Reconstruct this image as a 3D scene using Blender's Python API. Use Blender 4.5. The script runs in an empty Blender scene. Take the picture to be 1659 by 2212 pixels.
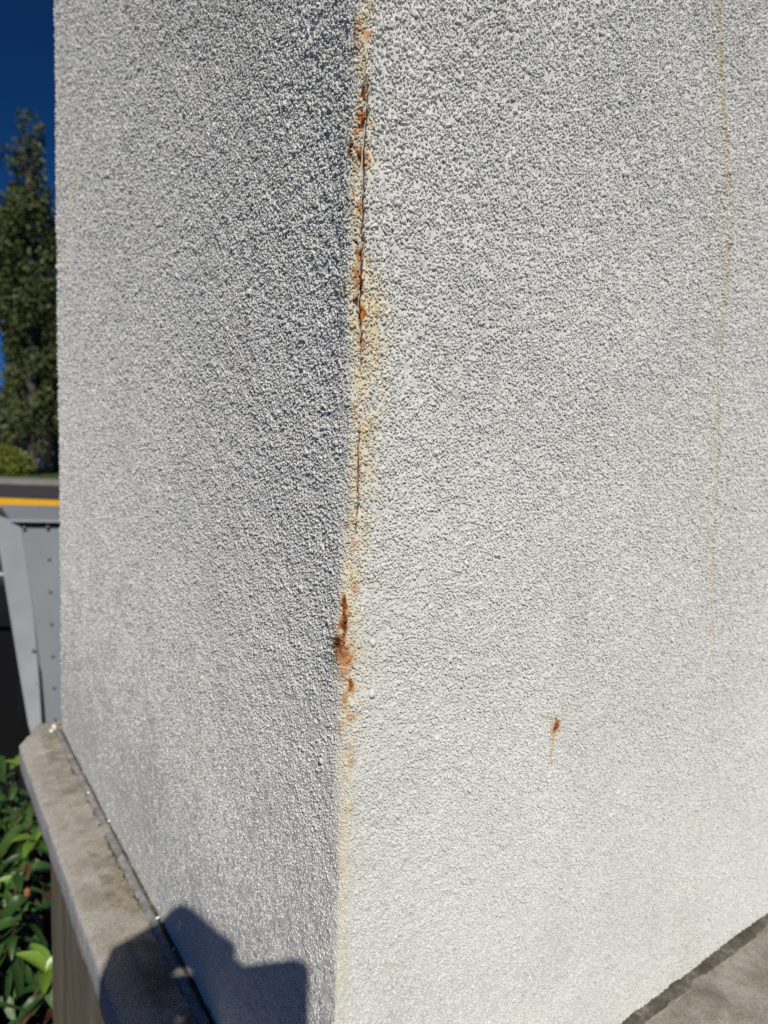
import bpy, bmesh, math, random
import numpy as np
from mathutils import Vector, Matrix

random.seed(7)
rng = np.random.default_rng(11)
scene = bpy.context.scene
COL = scene.collection

# ------------------------------------------------------------------ camera
CAM = np.array([0.0, 0.0, 1.55])
RIGHT = Vector((0.99951016, 0.00266512, 0.03118245))
UP = Vector((-0.03129614, 0.08511643, 0.99587938))
FWD = Vector((0.0, 0.99636745, -0.08515815))
cam_data = bpy.data.cameras.new('camera')
cam_data.sensor_fit = 'VERTICAL'
cam_data.sensor_height = 24.0
cam_data.sensor_width = 18.0
cam_data.lens = 1446.0 / 2212.0 * 24.0
cam_data.clip_start = 0.02
cam_data.clip_end = 3000.0
cam_data.dof.use_dof = True
cam_data.dof.focus_distance = 0.50
cam_data.dof.aperture_fstop = 4.6
cam = bpy.data.objects.new('camera', cam_data)
cam.matrix_world = Matrix(((RIGHT.x, UP.x, -FWD.x, 0.0),
                           (RIGHT.y, UP.y, -FWD.y, 0.0),
                           (RIGHT.z, UP.z, -FWD.z, 1.55),
                           (0, 0, 0, 1)))
COL.objects.link(cam)
scene.camera = cam

# ------------------------------------------------------------------ sky and sun
SUN_DIR = Vector((-0.14660426, 0.73840246, -0.65823173)).normalized()   # direction light travels
SUN_ELEV = math.asin(-SUN_DIR.z)
world = bpy.data.worlds.new('World')
scene.world = world
world.use_nodes = True
wn = world.node_tree
wn.nodes.clear()
sky = wn.nodes.new('ShaderNodeTexSky')
sky.sky_type = 'NISHITA'
sky.sun_disc = False
sky.sun_elevation = SUN_ELEV
sky.sun_rotation = math.atan2(-SUN_DIR.x, -SUN_DIR.y)
sky.altitude = 5000
sky.air_density = 0.6
sky.dust_density = 0.0
sky.ozone_density = 10.0
bg = wn.nodes.new('ShaderNodeBackground')
bg.inputs['Strength'].default_value = 0.072
wo = wn.nodes.new('ShaderNodeOutputWorld')
hs_ = wn.nodes.new('ShaderNodeHueSaturation')
hs_.inputs['Saturation'].default_value = 1.12
wn.links.new(sky.outputs[0], hs_.inputs['Color'])
wn.links.new(hs_.outputs[0], bg.inputs[0])
wn.links.new(bg.outputs[0], wo.inputs[0])

sun_data = bpy.data.lights.new('sun', 'SUN')
sun_data.energy = 4.8
sun_data.angle = math.radians(0.53)
sun_data.color = (1.0, 0.952, 0.86)
sun = bpy.data.objects.new('sun', sun_data)
sun.rotation_euler = SUN_DIR.to_track_quat('-Z', 'Y').to_euler()
sun.location = (0, -3, 8)
COL.objects.link(sun)

scene.view_settings.view_transform = 'Standard'
scene.view_settings.look = 'None'
scene.view_settings.exposure = -0.22
scene.view_settings.gamma = 1.0
scene.view_settings.use_curve_mapping = False
scene.cycles.max_bounces = 6
scene.cycles.use_denoising = False

# ------------------------------------------------------------------ helpers
def mesh_np(name, verts, quads, tris=None):
    """fast mesh from numpy arrays"""
    me = bpy.data.meshes.new(name)
    verts = np.asarray(verts, dtype=np.float32)
    nq = 0 if quads is None else len(quads)
    nt = 0 if tris is None else len(tris)
    me.vertices.add(len(verts))
    me.vertices.foreach_set('co', verts.ravel())
    loops = []
    if nq: loops.append(np.asarray(quads, dtype=np.int32).ravel())
    if nt: loops.append(np.asarray(tris, dtype=np.int32).ravel())
    loops = np.concatenate(loops)
    me.loops.add(len(loops))
    me.loops.foreach_set('vertex_index', loops)
    starts = np.concatenate([np.arange(nq) * 4, nq * 4 + np.arange(nt) * 3]).astype(np.int32)
    me.polygons.add(nq + nt)
    me.polygons.foreach_set('loop_start', starts)
    me.update(calc_edges=True)
    me.validate()
    me.shade_smooth()
    return me

def link(name, me, parent=None, mat=None):
    o = bpy.data.objects.new(name, me)
    COL.objects.link(o)
    if parent is not None: o.parent = parent
    if mat is not None and me is not None:
        if len(me.materials) == 0: me.materials.append(mat)
    return o

def tag(o, label=None, category=None, group=None, kind=None):
    if label: o['label'] = label
    if category: o['category'] = category
    if group: o['group'] = group
    if kind: o['kind'] = kind
    return o

def thing(name, loc, label, category, group=None):
    o = bpy.data.objects.new(name, None)
    o.empty_display_size = 0.1
    o.location = loc
    COL.objects.link(o)
    return tag(o, label, category, group)

def bm_obj(name, bm, mat, parent=None, smooth=False):
    me = bpy.data.meshes.new(name)
    bm.normal_update()
    bm.to_mesh(me); bm.free()
    if smooth: me.shade_smooth()
    return link(name, me, parent, mat)

def bm_box(bm, lo, hi, bevel=0.0):
    r = bmesh.ops.create_cube(bm, size=1.0)
    vs = r['verts']
    for v in vs:
        v.co = Vector([lo[i] + (v.co[i] + 0.5) * (hi[i] - lo[i]) for i in range(3)])
    if bevel > 0:
        es = list({e for v in vs for e in v.link_edges})
        bmesh.ops.bevel(bm, geom=es, offset=bevel, segments=2, affect='EDGES', profile=0.5)

def bm_tube(bm, pts, rad, n=8):
    rings = []
    pts = [Vector(p) for p in pts]
    for i, p in enumerate(pts):
        d = (pts[min(i + 1, len(pts) - 1)] - pts[max(i - 1, 0)]).normalized()
        x = d.orthogonal().normalized(); y = d.cross(x)
        rr = rad[i] if hasattr(rad, '__len__') else rad
        rings.append([bm.verts.new(p + (x * math.cos(2 * math.pi * k / n) + y * math.sin(2 * math.pi * k / n)) * rr) for k in range(n)])
    for a, b in zip(rings, rings[1:]):
        # match closest start to avoid twist
        off = min(range(n), key=lambda s: (a[0].co - b[s].co).length)
        for k in range(n):
            bm.faces.new((a[k], a[(k + 1) % n], b[(k + 1 + off) % n], b[(k + off) % n]))
    bm.faces.new(rings[0][::-1]); bm.faces.new(rings[-1])

class NT:
    """small node-tree builder"""
    def __init__(s, name, rough=0.6, spec=0.5, color=(0.5, 0.5, 0.5)):
        s.m = bpy.data.materials.new(name); s.m.use_nodes = True
        s.t = s.m.node_tree; s.t.nodes.clear()
        s.out = s.t.nodes.new('ShaderNodeOutputMaterial')
        s.b = s.t.nodes.new('ShaderNodeBsdfPrincipled')
        s.b.inputs['Roughness'].default_value = rough
        s.b.inputs['Specular IOR Level'].default_value = spec
        s.b.inputs['Base Color'].default_value = (*color, 1)
        s.t.links.new(s.b.outputs[0], s.out.inputs[0])
    def n(s, typ, **kw):
        nd = s.t.nodes.new(typ)
        for k, v in kw.items(): setattr(nd, k, v)
        return nd
    def l(s, a, b): s.t.links.new(a, b)
    def coord(s):
        return s.n('ShaderNodeTexCoord').outputs['Object']
    def noise(s, scale, detail=4, rough=0.55, vec=None, dist=0.0):
        nd = s.n('ShaderNodeTexNoise')
        nd.inputs['Scale'].default_value = scale; nd.inputs['Detail'].default_value = detail
        nd.inputs['Roughness'].default_value = rough; nd.inputs['Distortion'].default_value = dist
        s.l(vec if vec is not None else s.coord(), nd.inputs['Vector'])
        return nd.outputs[0]
    def ramp(s, fac, stops):
        nd = s.n('ShaderNodeValToRGB'); e = nd.color_ramp.elements
        while len(e) > 1: e.remove(e[-1])
        for i, (p, c) in enumerate(stops):
            el = e[0] if i == 0 else e.new(p)
            el.position = p
            el.color = (*c, 1) if hasattr(c, '__len__') else (c, c, c, 1)
        s.l(fac, nd.inputs[0]); return nd.outputs[0]
    def mix(s, fac, a, b, mode='MIX'):
        nd = s.n('ShaderNodeMix', data_type='RGBA', blend_type=mode)
        for sock, v in ((nd.inputs[0], fac), (nd.inputs[6], a), (nd.inputs[7], b)):
            if isinstance(v, (int, float)): sock.default_value = v
            elif isinstance(v, tuple): sock.default_value = (*v, 1)
            else: s.l(v, sock)
        return nd.outputs[2]
    def bump(s, h, strength, dist, normal=None):
        nd = s.n('ShaderNodeBump')
        nd.inputs['Strength'].default_value = strength; nd.inputs['Distance'].default_value = dist
        s.l(h, nd.inputs['Height'])
        if normal is not None: s.l(normal, nd.inputs['Normal'])
        s.l(nd.outputs[0], s.b.inputs['Normal']); return nd.outputs[0]
    def color(s, c): s.l(c, s.b.inputs['Base Color'])
    def roughness(s, c): s.l(c, s.b.inputs['Roughness'])

# numpy noise -------------------------------------------------------
TAB = rng.random((8, 1024, 1024)).astype(np.float32)
def h2(i, j, k):
    return TAB[k % 8, (i + 131 * k) & 1023, (j + 57 * k) & 1023]
def vnoise(x, y, k=0):
    xi = np.floor(x).astype(np.int64); yi = np.floor(y).astype(np.int64)
    fx = x - xi; fy = y - yi
    fx = fx * fx * (3 - 2 * fx); fy = fy * fy * (3 - 2 * fy)
    return (h2(xi, yi, k) * (1 - fx) + h2(xi + 1, yi, k) * fx) * (1 - fy) + \
           (h2(xi, yi + 1, k) * (1 - fx) + h2(xi + 1, yi + 1, k) * fx) * fy
def fbm(x, y, k=0, o=4):
    s = 0; a = 0.5; t = 0
    for i in range(o):
        s = s + a * vnoise(x * 2 ** i + 17.3 * i, y * 2 ** i + 5.1 * i, k + i); t += a; a *= 0.5
    return s / t
def grains(x, y, k, keep=0.85, rmin=0.55, rmax=0.95):
    """height field of scattered rounded grit, cell size 1"""
    xi = np.floor(x).astype(np.int64); yi = np.floor(y).astype(np.int64)
    out = np.zeros_like(x)
    for dx in (-1, 0, 1):
        for dy in (-1, 0, 1):
            cx = xi + dx; cy = yi + dy
            px = cx + h2(cx, cy, k); py = cy + h2(cx, cy, k + 1)
            r = rmin + (rmax - rmin) * h2(cx, cy, k + 2)
            hh = 0.45 + 0.55 * h2(cx, cy, k + 3)
            ex = 0.75 + 0.5 * h2(cy, cx, k + 2)
            d2 = ((x - px) ** 2 * ex + (y - py) ** 2 / ex) / (r * r)
            hgt = np.where(h2(cy, cx, k + 1) < keep, hh * np.sqrt(np.clip(1 - d2, 0, 1)), 0)
            out = np.maximum(out, hgt)
    return out

# ------------------------------------------------------------------ materials
# stucco: white masonry paint, rust stains come from the 'stain' attribute (rust, deep rust, yellow wash, grime)
def stucco(name, source):
    m = NT(name, rough=0.85, spec=0.2)
    att = m.n('ShaderNodeAttribute'); att.attribute_name = 'stain'; att.attribute_type = source
    sep = m.n('ShaderNodeSeparateColor'); m.l(att.outputs['Color'], sep.inputs[0])
    pos = m.n('ShaderNodeNewGeometry').outputs['Position']
    base = m.ramp(m.noise(9.0, 4, vec=pos), [(0.3, (0.635, 0.645, 0.632)), (0.7, (0.70, 0.706, 0.688))])
    base = m.mix(1.0, base, m.ramp(m.noise(300.0, 2, vec=pos), [(0.30, (0.88, 0.87, 0.83)), (0.55, (1.0, 1.0, 1.0))]), 'MULTIPLY')
    c1 = m.mix(att.outputs['Alpha'], base, (0.42, 0.40, 0.33))
    c1 = m.mix(sep.outputs[2], c1, (0.66, 0.55, 0.33))
    c1 = m.mix(sep.outputs[0], c1, m.ramp(m.noise(230.0, 3, vec=pos), [(0.36, (0.25, 0.065, 0.010)), (0.62, (0.60, 0.25, 0.045))]))
    c1 = m.mix(sep.outputs[1], c1, m.ramp(m.noise(300.0, 3, vec=pos), [(0.35, (0.035, 0.012, 0.006)), (0.7, (0.17, 0.04, 0.008))]))
    m.color(c1)
    m.bump(m.noise(1500.0, 3, 0.6, vec=pos), 0.3, 0.0004)
    return m.m
M_STUCCO = stucco('stucco_paint', 'GEOMETRY')
M_GRIT = stucco('grit_paint', 'INSTANCER')

m = NT('cap_stone', rough=0.9, spec=0.2)
b0 = m.ramp(m.noise(11.0, 6, 0.65), [(0.25, (0.36, 0.33, 0.29)), (0.5, (0.48, 0.445, 0.40)), (0.75, (0.57, 0.535, 0.485))])
att = m.n('ShaderNodeAttribute'); att.attribute_name = 'weather'
sepw = m.n('ShaderNodeSeparateColor'); m.l(att.outputs['Color'], sepw.inputs[0])     # r: damp near the joint, g: clean sawn side
def times(a_, b_):
    nd = m.n('ShaderNodeMath', operation='MULTIPLY'); m.l(a_, nd.inputs[0]); m.l(b_, nd.inputs[1]); return nd.outputs[0]
moss = m.ramp(m.noise(19.0, 5, 0.7, dist=0.4), [(0.46, 0.0), (0.64, 0.85)])
b0 = m.mix(times(moss, sepw.outputs[0]), b0, (0.20, 0.165, 0.075))
dark = m.ramp(m.noise(8.0, 6, 0.75), [(0.46, 0.0), (0.66, 0.9)])
b0 = m.mix(times(dark, sepw.outputs[0]), b0, (0.13, 0.115, 0.095))
damp = m.n('ShaderNodeMath', operation='MULTIPLY'); m.l(sepw.outputs[0], damp.inputs[0]); damp.inputs[1].default_value = 0.24
b0 = m.mix(damp.outputs[0], b0, (0.26, 0.225, 0.185))
b0 = m.mix(sepw.outputs[1], b0, m.ramp(m.noise(14.0, 5), [(0.3, (0.42, 0.415, 0.41)), (0.7, (0.52, 0.51, 0.50))]))
b0 = m.mix(1.0, b0, m.ramp(m.noise(420.0, 3, 0.7), [(0.3, (0.62, 0.62, 0.62)), (0.6, (1.05, 1.05, 1.05))]), 'MULTIPLY')
m.color(b0)
m.bump(m.noise(420.0, 4, 0.7), 0.6, 0.0012)
M_CAP = m.m

m = NT('plinth_render', rough=0.85, spec=0.2)
mp = m.n('ShaderNodeMapping'); mp.inputs['Scale'].default_value = (1, 1, 0.08); m.l(m.coord(), mp.inputs[0])
b0 = m.ramp(m.noise(14.0, 5, 0.65, vec=mp.outputs[0]), [(0.35, (0.115, 0.098, 0.068)), (0.62, (0.20, 0.178, 0.135))])
st = m.ramp(m.noise(30.0, 3, 0.6, vec=mp.outputs[0]), [(0.58, 0.0), (0.70, 0.6)])
b0 = m.mix(st, b0, (0.31, 0.15, 0.05))
st = m.ramp(m.noise(21.0, 4, 0.6, vec=mp.outputs[0]), [(0.3, 0.6), (0.42, 0.0)])
b0 = m.mix(st, b0, (0.10, 0.105, 0.075))
m.color(b0); m.bump(m.noise(120.0, 4, 0.6), 0.4, 0.0015)
M_PLINTH = m.m

m = NT('sealant_grey', rough=0.6, spec=0.35)
b0 = m.ramp(m.noise(45.0, 5, 0.7), [(0.3, (0.13, 0.125, 0.115)), (0.5, (0.25, 0.245, 0.235)), (0.75, (0.40, 0.395, 0.38))])
m.color(b0); m.bump(m.noise(260.0, 3), 0.5, 0.001)
M_SEAL = m.m
m = NT('sealant_dirty', rough=0.75, spec=0.3)
b0 = m.ramp(m.noise(38.0, 6, 0.72), [(0.35, (0.055, 0.047, 0.035)), (0.55, (0.12, 0.105, 0.085)), (0.7, (0.27, 0.25, 0.215))])
m.color(b0); m.bump(m.noise(240.0, 4), 0.7, 0.0015)
M_SEALD = m.m
m = NT('paint_fleck', rough=0.7, color=(0.74, 0.73, 0.69)); M_FLECK = m.m

m = NT('asphalt', rough=0.9, spec=0.25)
b0 = m.ramp(m.noise(1.3, 6, 0.6), [(0.3, (0.042, 0.040, 0.042)), (0.7, (0.062, 0.059, 0.060))])
b0 = m.mix(1.0, b0, m.ramp(m.noise(160.0, 2), [(0.3, (0.6, 0.6, 0.6)), (0.7, (1.35, 1.35, 1.35))]), 'MULTIPLY')
m.color(b0); m.bump(m.noise(150.0, 3), 0.5, 0.004); M_ASPH = m.m
m = NT('mulch', rough=0.95, spec=0.1)
b0 = m.ramp(m.noise(26.0, 6, 0.7), [(0.3, (0.03, 0.012, 0.008)), (0.6, (0.10, 0.038, 0.024)), (0.8, (0.17, 0.075, 0.05))])
m.color(b0); m.bump(m.noise(40.0, 5), 1.0, 0.02); M_MULCH = m.m
m = NT('concrete_walk', rough=0.9, spec=0.2)
m.color(m.ramp(m.noise(2.0, 6), [(0.3, (0.20, 0.19, 0.17)), (0.7, (0.27, 0.255, 0.23))])); M_WALK = m.m
m = NT('yellow_paint', rough=0.6, spec=0.3)
m.color(m.ramp(m.noise(6.0, 5), [(0.3, (0.72, 0.37, 0.012)), (0.7, (0.80, 0.43, 0.02))])); M_YEL = m.m
m = NT('white_line', rough=0.7, spec=0.2, color=(0.62, 0.62, 0.60)); M_WLINE = m.m
m = NT('grass', rough=0.9, spec=0.15)
m.color(m.ramp(m.noise(3.0, 6), [(0.3, (0.035, 0.065, 0.014)), (0.7, (0.075, 0.115, 0.025))])); M_GRASS = m.m

m = NT('grey_steel_paint', rough=0.34, spec=0.5)
b0 = m.ramp(m.noise(5.0, 5), [(0.3, (0.235, 0.255, 0.275)), (0.7, (0.27, 0.29, 0.31))])
m.color(b0); m.roughness(m.ramp(m.noise(14.0, 4), [(0.3, 0.28), (0.7, 0.45)])); M_STEEL = m.m
m = NT('sky_lit_steel_paint', rough=0.3, spec=0.5)  # lighter copy for lid and lip, sky reflection put into the colour
m.color(m.ramp(m.noise(6.0, 5), [(0.3, (0.31, 0.335, 0.36)), (0.7, (0.37, 0.395, 0.42))])); M_STEELSKY = m.m
m = NT('rivet_metal', rough=0.5, spec=0.5, color=(0.11, 0.115, 0.12)); M_RIVET = m.m
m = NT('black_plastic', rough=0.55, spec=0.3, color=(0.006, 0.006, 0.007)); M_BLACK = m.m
m = NT('seam_rubber', rough=0.8, spec=0.1, color=(0.05, 0.052, 0.05)); M_RUBBER = m.m

def leaf_mat(name, c0, c1, rough):
    m = NT(name, rough=rough, spec=0.5)
    oi = m.n('ShaderNodeObjectInfo')
    m.color(m.mix(oi.outputs['Random'], c0, c1))
    tr = m.n('ShaderNodeBsdfTranslucent'); tr.inputs[0].default_value = (c1[0] * 1.5, c1[1] * 1.6, c1[2], 1)
    mx = m.n('ShaderNodeMixShader'); mx.inputs[0].default_value = 0.15
    m.l(m.b.outputs[0], mx.inputs[1]); m.l(tr.outputs[0], mx.inputs[2]); m.l(mx.outputs[0], m.out.inputs[0])
    m.bump(m.noise(60.0, 3), 0.25, 0.003)
    return m.m
M_LEAF = leaf_mat('leaf_glossy', (0.022, 0.060, 0.012), (0.060, 0.125, 0.028), 0.44)
M_LEAFN = leaf_mat('leaf_young', (0.13, 0.24, 0.03), (0.20, 0.31, 0.05), 0.36)
m = NT('stem_brown', rough=0.8, spec=0.2, color=(0.10, 0.055, 0.03)); M_STEM = m.m
m = NT('bud_rust', rough=0.8, spec=0.2, color=(0.33, 0.13, 0.06)); M_BUD = m.m
m = NT('bark', rough=0.9, spec=0.1)
m.color(m.ramp(m.noise(5.0, 5), [(0.3, (0.05, 0.045, 0.04)), (0.7, (0.13, 0.115, 0.10))])); M_BARK = m.m
def crown_mat(name, c0, c1):
    m = NT(name, rough=0.6, spec=0.3)
    m.color(m.ramp(m.noise(2.2, 5, 0.7), [(0.3, c0), (0.7, c1)]))
    return m.m
M_CROWN = crown_mat('poplar_leaves', (0.026, 0.042, 0.012), (0.115, 0.135, 0.045))
M_SHRUBF = crown_mat('olive_leaves', (0.09, 0.12, 0.015), (0.19, 0.21, 0.03))
m = NT('house_wall_tan', rough=0.9, spec=0.2, color=(0.52, 0.33, 0.21)); M_TAN = m.m
m = NT('house_trim_grey', rough=0.8, spec=0.2, color=(0.42, 0.42, 0.46)); M_TRIM = m.m
m = NT('house_roof', rough=0.9, spec=0.2, color=(0.07, 0.065, 0.065)); M_ROOF = m.m
m = NT('dark_glass', rough=0.1, spec=0.5, color=(0.015, 0.017, 0.02)); M_GLASS = m.m

# ------------------------------------------------------------------ ground and road
def sheet(name, pts, z, mat, kind='structure'):
    bm = bmesh.new()
    bm.faces.new([bm.verts.new((x, y, z)) for x, y in pts])
    bmesh.ops.recalc_face_normals(bm, faces=bm.faces)
    o = bm_obj(name, bm, mat); tag(o, kind=kind); return o
sheet('ground', [(-900, -900), (900, -900), (900, 900), (-900, 900)], 0.0, M_ASPH)
def strip(y0, y1, z):           # across the view, slightly skewed like the far kerb
    s = -0.035
    return [(-80, y0 + s * 68), (60, y0 - s * 72), (60, y1 - s * 72), (-80, y1 + s * 68)]
o = sheet('pavement', strip(25.6, 28.6, 0), 0.10, M_WALK)
o = sheet('grass_verge', strip(28.6, 60, 0), 0.12, M_GRASS)
# kerb painted yellow, real step
bm = bmesh.new()
ys = [(-60, 16.0 + 0.10 * 51.5), (40, 16.0 - 0.10 * 48.5)]
prof = [(0, 0), (0, 0.185), (0.015, 0.2), (0.33, 0.2), (0.35, 0.185), (0.35, 0)]
r0 = [bm.verts.new((ys[0][0], ys[0][1] + a, b)) for a, b in prof]
r1 = [bm.verts.new((ys[1][0], ys[1][1] + a, b)) for a, b in prof]
for i in range(5): bm.faces.new((r0[i], r1[i], r1[i + 1], r0[i + 1]))
bm.faces.new(r0[::-1]); bm.faces.new(r1)
bmesh.ops.recalc_face_normals(bm, faces=bm.faces)
tag(bm_obj('kerb', bm, M_YEL), kind='structure')
bm = bmesh.new()
prof = [(0, 0.0), (0, 0.11), (0.02, 0.125), (0.15, 0.125), (0.15, 0.0)]
r0 = [bm.verts.new((-80, 25.45 - 0.035 * 68 + a, b)) for a, b in prof]
r1 = [bm.verts.new((60, 25.45 + 0.035 * 72 + a, b)) for a, b in prof]
for i in range(4): bm.faces.new((r0[i], r1[i], r1[i + 1], r0[i + 1]))
bmesh.ops.recalc_face_normals(bm, faces=bm.faces)
tag(bm_obj('pavement_kerb', bm, M_WALK), kind='structure')
sheet('parking_line', [(-9, 8.0), (-2.5, 7.6), (-2.5, 7.78), (-9, 8.2)], 0.004, M_WLINE)
sheet('dark_ground_fill', [(-4.5, 2.3), (-0.9, 2.3), (-0.9, 3.9), (-4.5, 3.9)], 0.004, M_BLACK)  # flat black sheet added to make the ground behind the bed dark
# planting bed with uneven mulch
gx, gy = np.meshgrid(np.linspace(-3.6, -0.35, 90), np.linspace(0.2, 2.75, 80))
gz = 0.035 + 0.05 * fbm(gx * 6, gy * 6, 2, 4) - 0.03
edge = np.minimum.reduce([gx + 3.6, -0.35 - gx, gy - 0.2, 2.75 - gy])
gz = np.where(edge < 0.02, -0.02, gz)
idx = np.arange(gx.size).reshape(gx.shape)
q = np.stack([idx[:-1, :-1], idx[:-1, 1:], idx[1:, 1:], idx[1:, :-1]], -1).reshape(-1, 4)
tag(link('planting_bed', mesh_np('planting_bed', np.stack([gx, gy, gz], -1).reshape(-1, 3), q), None, M_MULCH), kind='structure')

# ------------------------------------------------------------------ pillar
ANG = 0.6151958499709411
DL = np.array([-math.sin(ANG), math.cos(ANG), 0.0])     # along the left face, away from the corner
DR = np.array([math.cos(ANG), math.sin(ANG), 0.0])      # along the right face
NL = -DR; NR = -DL                                      # outward normals
BASE = np.array([-0.02426783, 0.45930014, 0.0])         # corner of the pillar in plan
ZCAP = 0.95
W_L, W_R, H_TOP = 1.11, 1.20, 3.3
mm = 1000.0
pillar = thing('stucco_pillar', (BASE[0], BASE[1], 0.0),
               'white roughcast pillar with rust stains and a crack down its corner', 'pillar')
def plan(a, b, z):
    """a along the left face, b outward of the left face, pillar-local coordinates"""
    a = np.asarray(a, float); b = np.asarray(b, float)
    return a[..., None] * DL + b[..., None] * NL + np.asarray(z, float)[..., None] * np.array([0, 0, 1.0])

CU = [5.1, 7.9, 7.4, 6.9, 7.5, 8.0, 7.5, 8.7, 8.2, 9.4, 7.6, 8.8, 8.1, 7.6, 8.0, 8.2]
CZ = [1.804, 1.794, 1.775, 1.757, 1.742, 1.729, 1.719, 1.71, 1.70, 1.692, 1.685, 1.674, 1.662, 1.653, 1.642, 1.626]
def crack_at(x, Z):
    """0..1 depth of the hairline crack beside the corner bead"""
    cu = np.interp(Z, CZ[::-1], CU[::-1]) + 2.4 * (fbm(Z * 160, Z * 0 + 2, 6, 3) - 0.5)
    cw = np.interp(Z, [1.60, 1.625, 1.66, 1.69, 1.75, 1.80, 1.815], [0, 0.5, 0.7, 0.65, 0.8, 0.5, 0])
    c = np.where(cw > 0.02, np.exp(-((x - cu) / np.maximum(cw, 1e-3)) ** 2), 0)
    cu2 = np.interp(Z, [1.50, 1.56], [7.8, 7.0]) + 1.5 * (vnoise(Z * 200, Z * 0 + 5, 1) - 0.5)
    return np.maximum(c, np.exp(-((x - cu2) / 0.55) ** 2) * np.interp(Z, [1.49, 1.51, 1.55, 1.57], [0, 0.6, 0.6, 0]))

# stains in surface coordinates: u mm across the corner, z m, radii mm, kind, strength
STAINS = [(7.2, 1.844, 2.5, 4.5, 'w', 0.6), (-3.5, 1.831, 3.3, 5.1, 'r', 0.6), (5.5, 1.826, 2.9, 3.8, 'r', 0.7), (-2.9, 1.817, 2.1, 2.5, 'r', 0.6), (4.1, 1.808, 2.9, 4.5, 'w', 0.9), (4.8, 1.789, 2.5, 3.2, 'r', 0.9), (4.8, 1.789, 2.5, 3.2, 'd', 0.9), (4.2, 1.773, 3.8, 4.5, 'r', 1), (4.8, 1.77, 2.1, 2.2, 'd', 0.9), (-0.6, 1.764, 2.5, 1.9, 'r', 0.9), (-5.4, 1.754, 2.9, 2.9, 'r', 1), (-5.4, 1.755, 1.7, 1.6, 'd', 0.7), (6.0, 1.749, 4.2, 4.8, 'r', 1), (5.2, 1.747, 2.5, 2.2, 'd', 1), (5.2, 1.714, 2.1, 2.5, 'r', 0.9), (6.0, 1.684, 2.1, 5.7, 'r', 1), (5.0, 1.688, 1.7, 2.5, 'd', 0.8), (5.7, 1.67, 2.9, 6.4, 'r', 0.85), (-8.0, 1.662, 1.7, 3.2, 'r', 0.9), (5.1, 1.653, 2.1, 2.5, 'd', 1), (8.6, 1.647, 2.5, 4.5, 'r', 1), (8.2, 1.626, 2.1, 3.8, 'r', 0.7), (7.2, 1.541, 1.2, 9.6, 'r', 0.6), (-3.0, 1.498, 1.7, 1.9, 'r', 0.7), (4.7, 1.49, 2.1, 3.2, 'r', 0.4), (8.9, 1.457, 2.5, 3.8, 'r', 0.5), (-0.5, 1.446, 3.3, 4.5, 'r', 1), (-0.9, 1.446, 2.1, 2.9, 'd', 0.8), (1.4, 1.434, 4.2, 7.6, 'r', 1), (1.5, 1.433, 2.1, 5.4, 'd', 0.9), (-3.3, 1.417, 5.4, 5.1, 'r', 1), (-3.8, 1.417, 3.3, 3.8, 'd', 1.1), (1.0, 1.409, 7.5, 6.4, 'r', 0.85), (-6.5, 1.407, 2.5, 3.2, 'r', 0.9), (1.4, 1.398, 5.0, 7.0, 'r', 0.55), (5.9, 1.385, 2.5, 3.8, 'r', 1), (6.3, 1.386, 1.2, 2.2, 'd', 0.6), (0.9, 1.375, 2.1, 3.8, 'r', 0.8), (6.8, 1.362, 3.3, 2.5, 'r', 0.5), (-3.8, 1.355, 2.5, 3.8, 'r', 0.45), (6.2, 1.341, 3.3, 3.8, 'r', 0.3), (6.6, 1.328, 3.3, 3.2, 'r', 0.4),
          (230, 1.3095, 3.6, 3.6, 'r', 1.0), (229.5, 1.310, 2.3, 2.5, 'd', 0.75), (228, 1.303, 3.0, 2.5, 'r', 0.45)]
SX = [0.414, 0.427, 0.448, 0.465, 0.463, 0.467, 0.470, 0.477, 0.486, 0.495]
SZ = [2.005, 1.944, 1.870, 1.805, 1.738, 1.671, 1.602, 1.502, 1.397, 1.300]
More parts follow.
